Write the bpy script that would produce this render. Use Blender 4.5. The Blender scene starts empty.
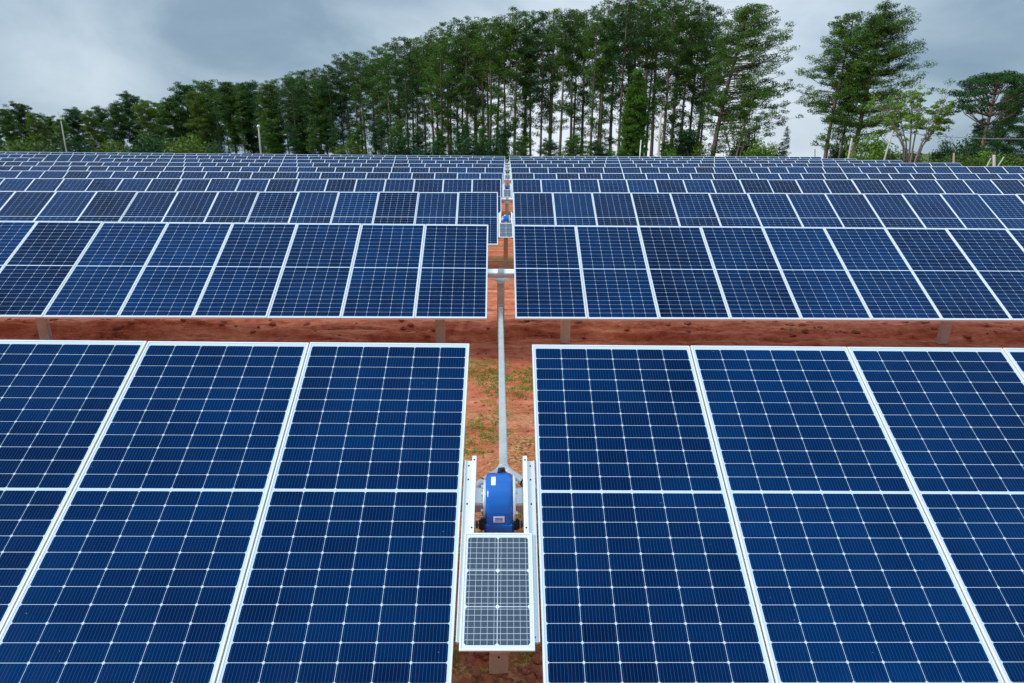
import bpy, bmesh, math, random
from mathutils import Vector, Matrix, noise

SC = bpy.context.scene
COL = SC.collection
rad = math.radians
R0 = random.Random(7)

# ------------------------------------------------------------------ camera
CAM_H = 3.15
FPX = 602.8
PW, PH = 1024.0, 683.0
def cam_axes():
    th, roll, yaw = rad(18.192), rad(.572), rad(1.342)
    F = Vector((0, math.cos(th), -math.sin(th))); R = Vector((1, 0, 0)); U = R.cross(F)
    m = Matrix.Rotation(-yaw, 3, 'Z')
    F, R, U = m @ F, m @ R, m @ U
    R2 = math.cos(roll) * R + math.sin(roll) * U
    U2 = -math.sin(roll) * R + math.cos(roll) * U
    return R2, U2, F
CR, CU, CF = cam_axes()
CAMP = Vector((0, 0, CAM_H))
cam = bpy.data.cameras.new('camera'); camo = bpy.data.objects.new('camera', cam); COL.objects.link(camo)
mw = Matrix((CR, CU, -CF)).transposed().to_4x4(); mw.translation = CAMP
camo.matrix_world = mw
cam.sensor_width = 36; cam.lens = FPX / PW * 36; cam.clip_start = 0.05; cam.clip_end = 3000
SC.camera = camo

def at(px, py, Y):
    """world point on the view ray of a photo pixel at forward distance Y"""
    d = CF + CR * ((px - PW / 2) / FPX) - CU * ((py - PH / 2) / FPX)
    return CAMP + d * (Y / d.y)

# ------------------------------------------------------------------ node helpers
class NT:
    def __init__(s, tree): s.t = tree; s.n = tree.nodes; s.l = tree.links
    def node(s, typ, **kw):
        n = s.n.new(typ)
        for k, v in kw.items(): setattr(n, k, v)
        return n
    def put(s, sock, v):
        if isinstance(v, bpy.types.NodeSocket): s.l.new(v, sock)
        elif isinstance(v, (tuple, list)) and len(v) == 3 and sock.type == 'RGBA': sock.default_value = (*v, 1)
        else: sock.default_value = v
    def m(s, op, a, b=None, c=None, clamp=False):
        n = s.node('ShaderNodeMath', operation=op); n.use_clamp = clamp
        s.put(n.inputs[0], a)
        if b is not None: s.put(n.inputs[1], b)
        if c is not None: s.put(n.inputs[2], c)
        return n.outputs[0]
    def mix(s, f, a, b, blend='MIX'):
        n = s.node('ShaderNodeMix', data_type='RGBA', blend_type=blend)
        s.put(n.inputs[0], f); s.put(n.inputs[6], a); s.put(n.inputs[7], b)
        return n.outputs[2]
    def noise(s, vec, scale, detail=4, rough=.55, dist=0.0, dim='3D'):
        n = s.node('ShaderNodeTexNoise', noise_dimensions=dim)
        if vec is not None: s.l.new(vec, n.inputs['Vector'])
        n.inputs['Scale'].default_value = scale; n.inputs['Detail'].default_value = detail
        n.inputs['Roughness'].default_value = rough; n.inputs['Distortion'].default_value = dist
        return n.outputs['Fac']
    def ramp(s, f, stops, interp='LINEAR'):
        n = s.node('ShaderNodeValToRGB'); cr = n.color_ramp; cr.interpolation = interp
        while len(cr.elements) < len(stops): cr.elements.new(.5)
        for e, (p, c) in zip(cr.elements, stops):
            e.position = p; e.color = (*c, 1) if len(c) == 3 else c
        s.put(n.inputs[0], f); return n.outputs[0]
    def maprange(s, v, a, b, c=0.0, d=1.0, smooth=False):
        n = s.node('ShaderNodeMapRange'); n.clamp = True
        if smooth: n.interpolation_type = 'SMOOTHSTEP'
        s.put(n.inputs[0], v); s.put(n.inputs[1], a); s.put(n.inputs[2], b); s.put(n.inputs[3], c); s.put(n.inputs[4], d)
        return n.outputs[0]
    def mapping(s, vec, scale=(1, 1, 1), loc=(0, 0, 0), rot=(0, 0, 0)):
        n = s.node('ShaderNodeMapping'); s.l.new(vec, n.inputs[0])
        n.inputs['Scale'].default_value = scale; n.inputs['Location'].default_value = loc; n.inputs['Rotation'].default_value = rot
        return n.outputs[0]

def mat(name):
    m = bpy.data.materials.new(name); m.use_nodes = True; t = m.node_tree; t.nodes.clear()
    N = NT(t); out = N.node('ShaderNodeOutputMaterial'); b = N.node('ShaderNodeBsdfPrincipled')
    t.links.new(b.outputs[0], out.inputs[0])
    return m, N, b
def setb(N, b, **kw):
    names = dict(col='Base Color', rough='Roughness', metal='Metallic', spec='Specular IOR Level', normal='Normal', coat='Coat Weight', sub='Subsurface Weight')
    for k, v in kw.items(): N.put(b.inputs[names[k]], v)

def simple(name, col, rough=.5, metal=0.0, spec=.5, var=.12, scale=6.0, bump=0.0, bscale=60):
    m, N, b = mat(name)
    tc = N.node('ShaderNodeTexCoord').outputs['Object']
    f = N.noise(tc, scale, 5, .6)
    lo = tuple(c * (1 - var) for c in col); hi = tuple(min(1, c * (1 + var)) for c in col)
    setb(N, b, col=N.mix(f, lo, hi), rough=N.maprange(f, .3, .7, max(0, rough - .08), min(1, rough + .08)), metal=metal, spec=spec)
    if bump:
        bn = N.node('ShaderNodeBump'); bn.inputs['Strength'].default_value = bump; bn.inputs['Distance'].default_value = .01
        N.put(bn.inputs['Height'], N.noise(tc, bscale, 4)); N.l.new(bn.outputs[0], b.inputs['Normal'])
    return m

# ------------------------------------------------------------------ panel dimensions
PWD, PLN, PITCH = 1.049, 2.11, 1.058
LIP, MX, MT, MID = .010, .021, .033, .014
CW = (PWD - 2 * MX) / 6
CHH = (PLN - 2 * MT - MID) / 24

def cell_material(name, W, L, mx, mt, mid, ncol, nrow_half, bus, base_a, base_b, line_col, gap, cham, busw, buscol, spec=.16, shift=0.0):
    """Monocrystalline cells on a white back sheet, drawn in the panel's own metres: x across, y along."""
    m, N, b = mat(name)
    tc = N.node('ShaderNodeTexCoord').outputs['Object']
    sp = N.node('ShaderNodeSeparateXYZ'); N.l.new(tc, sp.inputs[0])
    X, Y = sp.outputs[0], sp.outputs[1]
    cw = (W - 2 * mx) / ncol; ch = (L - 2 * mt - mid) / (2 * nrow_half)
    x1 = N.m('ADD', X, W / 2 - mx)                       # 0..ncol*cw
    ay = N.m('SUBTRACT', N.m('ABSOLUTE', Y), mid / 2)    # 0..nrow_half*ch, mirrored round the mid bar
    cx = N.m('DIVIDE', x1, cw); cy = N.m('ADD', N.m('DIVIDE', ay, ch), shift)
    fx = N.m('FRACT', cx); fy = N.m('FRACT', cy)
    dx = N.m('MULTIPLY', N.m('SUBTRACT', .5, N.m('ABSOLUTE', N.m('SUBTRACT', fx, .5))), cw)   # metres to nearest column line
    dy = N.m('MULTIPLY', N.m('SUBTRACT', .5, N.m('ABSOLUTE', N.m('SUBTRACT', fy, .5))), ch)
    inx = N.m('MULTIPLY', N.m('GREATER_THAN', x1, 0.0), N.m('LESS_THAN', x1, ncol * cw))
    iny = N.m('MULTIPLY', N.m('GREATER_THAN', ay, 0.0), N.m('LESS_THAN', ay, nrow_half * ch))
    cell = N.m('MULTIPLY', inx, iny)
    cell = N.m('MULTIPLY', cell, N.m('GREATER_THAN', dx, gap / 2))
    cell = N.m('MULTIPLY', cell, N.m('GREATER_THAN', dy, gap / 2))
    cell = N.m('MULTIPLY', cell, N.m('GREATER_THAN', N.m('ADD', dx, dy), cham))
    # bus wires
    bf = N.m('FRACT', N.m('MULTIPLY', fx, bus))
    wire = N.m('LESS_THAN', N.m('ABSOLUTE', N.m('SUBTRACT', bf, .5)), busw * bus / cw / 2)
    # tone: per panel, per cell, slow drift
    oi = N.node('ShaderNodeObjectInfo')
    cv = N.node('ShaderNodeCombineXYZ'); N.put(cv.inputs[0], N.m('FLOOR', cx)); 
    N.put(cv.inputs[1], N.m('FLOOR', N.m('DIVIDE', N.m('ADD', Y, L), ch))); N.put(cv.inputs[2], N.m('MULTIPLY', oi.outputs['Random'], 57.0))
    wn = N.node('ShaderNodeTexWhiteNoise'); N.l.new(cv.outputs[0], wn.inputs[0])
    cv2 = N.node('ShaderNodeCombineXYZ'); N.put(cv2.inputs[0], X); N.put(cv2.inputs[1], Y); N.put(cv2.inputs[2], N.m('MULTIPLY', oi.outputs['Random'], 91.0))
    slow = N.noise(cv2.outputs[0], 1.3, 2, .5)
    t = N.m('ADD', N.m('MULTIPLY', oi.outputs['Random'], .45), N.m('ADD', N.m('MULTIPLY', wn.outputs[0], .16), N.m('MULTIPLY', slow, .75)))
    t = N.maprange(t, .30, 1.0)
    col = N.mix(t, base_a, base_b)
    col = N.mix(wire, col, buscol)
    white = line_col
    col = N.mix(cell, white, col)
    # thin dust, heavier along the lower rim, and dry drip marks
    dust = N.noise(N.mapping(cv2.outputs[0], scale=(9, 1.6, 1)), 2.0, 5, .65)
    rim = N.maprange(Y, -L / 2, -L / 2 + .25, 1.0, .25)
    d = N.m('MULTIPLY', N.maprange(dust, .45, .8), N.m('MULTIPLY', rim, .022))
    col = N.mix(d, col, (.42, .33, .27))
    speck = N.node('ShaderNodeTexVoronoi'); speck.inputs['Scale'].default_value = 9; N.l.new(cv2.outputs[0], speck.inputs['Vector'])
    sk = N.m('MULTIPLY', N.m('LESS_THAN', speck.outputs['Distance'], .022), .35)
    col = N.mix(sk, col, (.55, .55, .55))
    setb(N, b, col=col, rough=N.maprange(dust, .2, .8, .10, .24), spec=spec)
    return m

M = {}
M['cells'] = cell_material('panel_cells', PWD, PLN, MX, MT, MID, 6, 12, 10, (.0002, .0012, .018), (.0001, .024, .098), (.54, .64, .74), .0020, .0086, .0015, (.010, .085, .23), spec=.03)
M['small_cells'] = cell_material('small_panel_cells', .352, .562, .02, .022, .0, 2, 1.5, 5, (.032, .056, .092), (.045, .074, .112), (.66, .72, .78), .003, .012, .0020, (.42, .48, .54), spec=.3, shift=.5)
def add_small_rows():
    m = M['small_cells']; N = NT(m.node_tree)
    b = [n for n in N.n if n.type == 'BSDF_PRINCIPLED'][0]
    old = b.inputs['Base Color'].links[0].from_socket
    tc = N.node('ShaderNodeTexCoord').outputs['Object']; sp = N.node('ShaderNodeSeparateXYZ'); N.l.new(tc, sp.inputs[0])
    f = N.m('FRACT', N.m('DIVIDE', N.m('ADD', sp.outputs[1], 1.0), .0273))
    ln = N.m('LESS_THAN', f, .08)
    inn = N.m('LESS_THAN', N.m('ABSOLUTE', sp.outputs[1]), .562 / 2 - .022)
    N.put(b.inputs['Base Color'], N.mix(N.m('MULTIPLY', N.m('MULTIPLY', ln, inn), .85), old, (.55, .6, .64)))
add_small_rows()
M['frame'] = simple('anodised_frame', (.74, .75, .74), .35, .15, .5, .05, 3)
M['backsheet'] = simple('back_sheet', (.7, .72, .74), .6)
def galv(name, a, b2, rust=0.0):
    m, N, b = mat(name)
    tc = N.node('ShaderNodeTexCoord').outputs['Object']
    v = N.node('ShaderNodeTexVoronoi'); v.inputs['Scale'].default_value = 45; N.l.new(tc, v.inputs['Vector'])
    f = N.m('ADD', N.m('MULTIPLY', v.outputs['Color'], .35), N.m('MULTIPLY', N.noise(tc, 5, 5, .6), .65))
    col = N.mix(f, a, b2)
    if rust:
        col = N.mix(N.m('MULTIPLY', N.maprange(N.noise(tc, 7, 6, .7), .42, .72), rust), col, (.33, .15, .08))
    setb(N, b, col=col, rough=N.maprange(f, .2, .8, .35, .55), metal=.35)
    return m
M['galv'] = galv('galvanised_steel', (.50, .53, .55), (.70, .73, .75))
M['tube'] = galv('white_galvanised_tube', (.74, .76, .76), (.88, .89, .88))
M['pipe'] = galv('dull_zinc_pipe', (.40, .43, .43), (.66, .69, .68), .18)
M['rail'] = simple('white_rail', (.64, .66, .66), .4, .2, .5, .05, 4)
M['lip'] = simple('bright_rail', (.80, .82, .83), .4, .1, .5, .04, 4)
M['post'] = galv('weathered_reflection_post', (.46, .40, .32), (.66, .60, .52), .45)  # rust-flecked steel; brown reflected from the ground is painted into its base
M['red_lit_post'] = galv('soil_reflection_post', (.70, .40, .27), (.80, .52, .38), .4)  # steel post; red reflected from the soil is painted into its colour
M['blue'] = simple('blue_enamel', (.0, .11, .44), .16, 0, .5, .10, 8, .08, 90)
M['bluedark'] = simple('dark_blue_cap', (.01, .10, .25), .4)
M['black'] = simple('black_rubber', (.018, .018, .02), .55)
M['flange'] = simple('machined_flange', (.66, .68, .70), .35, .4)
M['sticker'] = simple('white_sticker', (.86, .88, .9), .5)
M['label_pink'] = simple('printed_label', (.75, .66, .78), .5)
M['ink'] = simple('label_ink', (.25, .06, .10), .6)
M['ink2'] = simple('label_ink_blue', (.06, .10, .32), .6)
M['concrete'] = simple('pale_concrete', (.45, .42, .36), .85, 0, .3, .2, 3, .2, 30)
M['wood'] = simple('weathered_wood', (.30, .26, .20), .9, 0, .3, .25, 5)
M['wire'] = simple('cable_sheath', (.22, .23, .24), .6)

# soil
def soil_mat():
    m, N, b = mat('red_clay_soil')
    g = N.node('ShaderNodeNewGeometry').outputs['Position']
    sp = N.node('ShaderNodeSeparateXYZ'); N.l.new(g, sp.inputs[0])
    st = N.mapping(g, scale=(.5, 3.4, 3.4))
    a = N.noise(st, 1.1, 8, .62, .3); c = N.noise(g, 6, 8, .65); fine = N.noise(g, 34, 6, .72)
    mixv = N.m('ADD', N.m('MULTIPLY', a, .5), N.m('ADD', N.m('MULTIPLY', c, .32), N.m('MULTIPLY', fine, .18)))
    col = N.ramp(mixv, [(.37, (.09, .018, .008)), (.44, (.46, .105, .045)), (.54, (.66, .205, .105)), (.66, (.84, .38, .22))])  # darkest stop paints the shade of cracks into the clay colour
    # dry straw litter and moss in the lane between the wings
    straw = N.maprange(N.noise(N.mapping(g, scale=(1, 1, 1), loc=(3, 7, 0)), 2.3, 6, .7), .42, .56)
    fine2 = N.noise(N.mapping(g, scale=(26, 34, 30), rot=(0, 0, .4)), 1.0, 3, .7)
    lane = N.m('MULTIPLY', N.maprange(sp.outputs[1], 7.6, 6.0), N.maprange(N.m('ABSOLUTE', sp.outputs[0]), 3.5, 2.0))
    strawcol = N.ramp(fine2, [(.38, (.10, .045, .015)), (.5, (.38, .19, .065)), (.62, (.66, .42, .17))])
    col = N.mix(N.m('MULTIPLY', N.m('MULTIPLY', straw, lane), .8), col, strawcol)
    farlane = N.m('MULTIPLY', N.maprange(N.noise(g, .55, 4, .6), .50, .60), N.maprange(sp.outputs[1], 13, 17))
    col = N.mix(N.m('MULTIPLY', farlane, .6), col, (.17, .18, .04))
    # grass beyond the rows
    gr = N.maprange(N.m('ADD', sp.outputs[1], N.m('MULTIPLY', a, 4)), 63, 68)
    gr2 = N.m('MULTIPLY', N.maprange(sp.outputs[0], 30, 36), N.maprange(sp.outputs[1], 40, 50))
    gc = N.ramp(N.noise(g, 1.2, 6, .7), [(.3, (.035, .06, .012)), (.7, (.12, .16, .035))])
    col = N.mix(N.m('MAXIMUM', gr, gr2), col, gc)
    bn = N.node('ShaderNodeBump'); bn.inputs['Strength'].default_value = 1.0; bn.inputs['Distance'].default_value = .06
    h = N.m('ADD', N.m('MULTIPLY', N.noise(N.mapping(g, scale=(.5, 1.3, 1)), 9, 8, .66), 1.0), N.m('MULTIPLY', fine, .25))
    N.put(bn.inputs['Height'], h); N.l.new(bn.outputs[0], b.inputs['Normal'])
    setb(N, b, col=col, rough=.93, spec=.2)
    return m
M['soil'] = soil_mat()
M['clod'] = simple('clay_clod', (.36, .12, .07), .95, 0, .15, .35, 9, .6, 40)

def leaf_mat(name, a, b2, c=None, trans=.25):
    m, N, b = mat(name)
    oi = N.node('ShaderNodeObjectInfo')
    g = N.node('ShaderNodeNewGeometry')
    tc = N.node('ShaderNodeTexCoord').outputs['Object']
    f = N.m('ADD', N.m('MULTIPLY', N.noise(tc, .55, 3, .6), .75), N.m('MULTIPLY', g.outputs['Random Per Island'], .35))
    f = N.m('ADD', f, N.m('MULTIPLY', N.m('SUBTRACT', oi.outputs['Random'], .5), .22))
    col = N.ramp(f, [(.28, a), (.52, tuple((p + q) / 2 for p, q in zip(a, b2))), (.78, b2)])
    setb(N, b, col=col, rough=.6, spec=.22)
    out = [n for n in N.n if n.type == 'OUTPUT_MATERIAL'][0]
    tr = N.node('ShaderNodeBsdfTranslucent'); N.l.new(col, tr.inputs[0])
    mx = N.node('ShaderNodeMixShader'); mx.inputs[0].default_value = trans
    N.l.new(b.outputs[0], mx.inputs[1]); N.l.new(tr.outputs[0], mx.inputs[2]); N.l.new(mx.outputs[0], out.inputs[0])
    return m
M['needles'] = leaf_mat('pine_needles', (.008, .042, .009), (.105, .215, .024))
M['needles_dark'] = leaf_mat('dark_needles', (.009, .040, .014), (.045, .125, .026))
M['needles_olive'] = leaf_mat('olive_foliage', (.028, .075, .010), (.165, .240, .028))
M['leaf_bright'] = leaf_mat('bright_leaves', (.045, .120, .014), (.19, .32, .035))
M['leaf_pale'] = leaf_mat('pale_leaves', (.035, .10, .035), (.13, .24, .08))
M['grey_needles'] = leaf_mat('grey_needles', (.045, .075, .06), (.09, .13, .10))
M['grassblade'] = leaf_mat('grass_blades', (.08, .20, .02), (.30, .44, .05))
M['bark'] = simple('pine_bark', (.17, .125, .10), .95, 0, .15, .35, 2.5)
M['bark_pale'] = simple('pale_bark', (.25, .21, .17), .95, 0, .15, .3, 2.5)

# ------------------------------------------------------------------ object helpers
def link(o, parent=None):
    COL.objects.link(o)
    if parent is not None: o.parent = parent
    return o
def mesh_obj(name, bm, mats, parent=None, smooth=False):
    me = bpy.data.meshes.new(name); bm.normal_update(); bm.to_mesh(me); bm.free()
    for mm in (mats if isinstance(mats, (list, tuple)) else [mats]): me.materials.append(mm)
    if smooth:
        for p in me.polygons: p.use_smooth = True
    return link(bpy.data.objects.new(name, me), parent)
def tag(o, label=None, cat=None, group=None, kind=None):
    if label: o['label'] = label
    if cat: o['category'] = cat
    if group: o['group'] = group
    if kind: o['kind'] = kind
    return o
def empty(name, loc): 
    o = bpy.data.objects.new(name, None); o.empty_display_size = .2; o.location = loc; COL.objects.link(o); return o
def box(bm, x0, x1, y0, y1, z0, z1, mi=0, M4=None):
    vs = [bm.verts.new((x, y, z)) for z in (z0, z1) for y in (y0, y1) for x in (x0, x1)]
    if M4 is not None:
        for v in vs: v.co = M4 @ v.co
    for f in ((0, 2, 3, 1), (4, 5, 7, 6), (0, 1, 5, 4), (2, 6, 7, 3), (0, 4, 6, 2), (1, 3, 7, 5)):
        fc = bm.faces.new([vs[i] for i in f]); fc.material_index = mi
    return vs
def frame_to(a, b):
    d = (b - a); L = d.length; d.normalize()
    up = Vector((0, 0, 1)) if abs(d.z) < .95 else Vector((0, 1, 0))
    x = d.cross(up).normalized(); y = d.cross(x)
    return x, y, d, L
def tube(bm, pts, rads, seg=12, mi=0, caps=True, smooth=True):
    rings = []
    n = len(pts)
    for i, p in enumerate(pts):
        a = pts[max(0, i - 1)]; b = pts[min(n - 1, i + 1)]
        x, y, d, L = frame_to(a, b)
        r = rads[i] if isinstance(rads, (list, tuple)) else rads
        rings.append([bm.verts.new(p + (x * math.cos(t) + y * math.sin(t)) * r) for t in [2 * math.pi * k / seg for k in range(seg)]])
    for i in range(n - 1):
        for k in range(seg):
            f = bm.faces.new((rings[i][k], rings[i][(k + 1) % seg], rings[i + 1][(k + 1) % seg], rings[i + 1][k])); f.material_index = mi; f.smooth = smooth
    if caps:
        for rg in (rings[0], rings[-1]):
            f = bm.faces.new(rg); f.material_index = mi
def rect_bar(bm, a, b, w, h, mi=0):
    x, y, d, L = frame_to(a, b)
    m4 = Matrix((x, y, d)).transposed().to_4x4(); m4.translation = a
    box(bm, -w / 2, w / 2, -h / 2, h / 2, 0, L, mi, m4)
def bevel(bm, w, seg=2):
    bmesh.ops.recalc_face_normals(bm, faces=bm.faces)
    bmesh.ops.bevel(bm, geom=[e for e in bm.edges if len(e.link_faces) == 2 and e.calc_face_angle(0) > .5], offset=w, segments=seg, affect='EDGES', clamp_overlap=True)

# ------------------------------------------------------------------ ground
SL = .0
def ground_base(x, y):
    z = SL * max(-80, min(80, x))
    drop0 = 64.0
    if y > drop0:
        d = y - drop0
        k = .052
        k *= max(.12, min(1, 1 - (x / y - .50) / .14))
        z -= k * (d - 6 * (1 - math.exp(-d / 6)))
    return z
def ground_z(x, y):
    z = ground_base(x, y)
    if -14 < x < 14 and 1.5 < y < 20:
        w = min(1, (14 - abs(x)) / 2) * min(1, (20 - y) / 4)
        v = Vector((x * .45, y * 1.25, 0))
        n = noise.fractal(v, .9, 2.1, 5)
        rg = 1 - abs(noise.noise(Vector((x * .35 + 9, y * 2.1, 3.3)))) * 2
        band = math.exp(-((y - 10.2 - .15 * math.sin(x * .8)) / .85) ** 2)
        z += w * (.030 * n + .018 * noise.noise(Vector((x * 5, y * 6, 1))) + band * (.10 * rg + .06 * n))
        if 8.9 < y < 12.5: z += w * band * (.05 * noise.noise(Vector((x * 2.2, y * 7, 8))) + .03 * noise.noise(Vector((x * 5, y * 15, 2))))
        # ruts running along the rows
        z -= w * .07 * math.exp(-((y - 9.72 - .05 * math.sin(x * 1.3)) / .13) ** 2)
        z += w * .05 * math.exp(-((y - 10.05 - .06 * math.sin(x * 1.1 + 1)) / .16) ** 2)
        near = max(0, 1 - abs(y - 3.0) / .7)
        if near: z += near * .03 * noise.noise(Vector((x * 11, y * 11, 5)))
    return z
def axis(segs):
    out = []
    for a, b, st in segs:
        n = max(1, round((b - a) / st)); out += [a + (b - a) * i / n for i in range(n)]
    out.append(segs[-1][1]); return out
gx = [-900, -500, -300, -200, -140, -100, -70] + axis([(-50, -14, 2.5), (-14, -1.2, .09), (-1.2, 1.2, .035), (1.2, 14, .09), (14, 50, 2.5)]) + [60, 70, 100, 140, 200, 300, 500, 900]
gy = [-400, -200, -100, -50, -20, -8, -2, 1] + axis([(2, 4, .04), (4, 12, .035), (12, 20, .2), (20, 60, 2.5), (60, 100, 3)]) + [110, 130, 160, 200, 260, 340, 450, 600, 800, 1100]
me = bpy.data.meshes.new('ground')
vv = [(x, y, ground_z(x, y)) for y in gy for x in gx]
nx = len(gx)
ff = [(j * nx + i, j * nx + i + 1, (j + 1) * nx + i + 1, (j + 1) * nx + i) for j in range(len(gy) - 1) for i in range(nx - 1)]
me.from_pydata(vv, [], ff); me.materials.append(M['soil'])
for p in me.polygons: p.use_smooth = True
tag(link(bpy.data.objects.new('ground', me)), kind='structure')

# ------------------------------------------------------------------ panel meshes
def ring(bm, z, x, y): return [bm.verts.new((sx * x, sy * y, z)) for sx, sy in ((-1, -1), (1, -1), (1, 1), (-1, 1))]
def panel_bm(W, L, lip, depth, cells=False):
    bm = bmesh.new()
    a = ring(bm, -depth, W / 2, L / 2); b = ring(bm, -.0008, W / 2, L / 2); b2 = ring(bm, 0, W / 2 - .0008, L / 2 - .0008)
    c = ring(bm, 0, W / 2 - lip, L / 2 - lip); d = ring(bm, -.002, W / 2 - lip, L / 2 - lip)
    e = ring(bm, -depth, W / 2 - .028, L / 2 - .028); f = ring(bm, -.008, W / 2 - .028, L / 2 - .028)
    for p, q in ((a, b), (b, b2), (b2, c), (c, d)):
        for k in range(4): bm.faces.new((p[k], p[(k + 1) % 4], q[(k + 1) % 4], q[k]))
    for k in range(4): bm.faces.new((a[(k + 1) % 4], a[k], e[k], e[(k + 1) % 4])); bm.faces.new((e[(k + 1) % 4], e[k], f[k], f[(k + 1) % 4]))
    bf = bm.faces.new(list(reversed(f))); bf.material_index = 1
    if cells: cf = bm.faces.new(d); cf.material_index = 2
    else:
        for v in d: v.co.z = -.0035
    return bm
def build_mesh(name, bm, mats):
    me = bpy.data.meshes.new(name); bm.to_mesh(me); bm.free()
    for m in mats: me.materials.append(m)
    return me
ME_FRAME = build_mesh('solar_panel', panel_bm(PWD, PLN, LIP, .035), [M['frame'], M['backsheet']])
bm = bmesh.new(); bm.faces.new(ring(bm, -.002, PWD / 2 - LIP - .0003, PLN / 2 - LIP - .0003)); ME_CELL = build_mesh('cell_face', bm, [M['cells']])
ME_FULL = build_mesh('solar_panel', panel_bm(PWD, PLN, LIP, .035, True), [M['frame'], M['backsheet'], M['cells']])
bm = bmesh.new(); box(bm, -.02, .02, -.55, .55, -.075, -.037); bevel(bm, .002, 1); ME_PURLIN = build_mesh('panel_clamp_rail', bm, [M['galv']])

# ------------------------------------------------------------------ tracker rows
TILT = 31.906
GAP = .408
# row: top-edge distance, lane centre x, height of top edge under the camera, slope left, slope right, row yaw, tilt offset
rows = [
    dict(Y=3.794, c=.014, h=1.2636, sl=-.0035, sr=-.0035, yaw=-.0064, t=-.2303),
    dict(Y=10.226, c=.0304, h=1.2968, sl=-.0012, sr=-.0012, yaw=.0040, t=.2303),
    dict(Y=16.614, c=.1768, h=1.2470, sl=.0047, sr=.0047, yaw=.0023, t=0),
]
def solve_far(Y, pts_left, centre, pts_right):
    pc = at(505, centre, Y)
    pl = at(pts_left[0], pts_left[1], Y); pr = at(pts_right[0], pts_right[1], Y)
    return CAM_H - pc.z, (pc.z - pl.z) / (pc.x - pl.x), (pr.z - pc.z) / (pr.x - pc.x)
far = [ (23.04, (60, 178.1), 179.1, (980, 179.4)), (29.44, (60, 170.6), 173.0, (980, 173.3)), (35.84, (60, 165.8), 167.3, (980, 166.4)),
        (42.2, (60, 161.6), 163.7, (920, 162.9)), (48.6, (60, 157.9), 160.3, (880, 160.2)), (55.0, (60, 154.4), 157.9, (840, 158.8)), (61.4, (60, 152.2), 156.2, (800, 156.7)) ]
cpx = [506.6, 507.0, 507.3, 507.3, 507.3, 507.2, 507.2]
for (Y, l, c, r), cp in zip(far, cpx):
    h, sl, sr = solve_far(Y, l, c, r)
    rows.append(dict(Y=Y, c=at(cp, c, Y).x, h=h, sl=sl, sr=sr, yaw=.0022, t=0))
ends = {6: 960, 7: 900, 8: 856, 9: 820}
skip = {7: (41, 100)}
words = ['nearest tracker row, its large blue panels filling the foreground', 
         'second tracker row from the camera, whole panels standing above the strip of bare red soil',
         'third tracker row, seen whole just above the second, blue drive in its gap',
         'fourth tracker row from the camera, bare white tube across its gap',
         'fifth tracker row from the camera, small grey panel in its gap',
         'sixth tracker row from the camera, the farthest that still reaches the right edge',
         'seventh tracker row from the camera, ending near the dark trees at right',
         'eighth tracker row from the camera, broken by an opening far at left',
         'ninth tracker row from the camera, last but one before the trees',
         'tenth and farthest tracker row, thin strip right under the trees']

def dup(o, parent):
    c = o.copy(); COL.objects.link(c); c.parent = parent; return c

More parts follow.
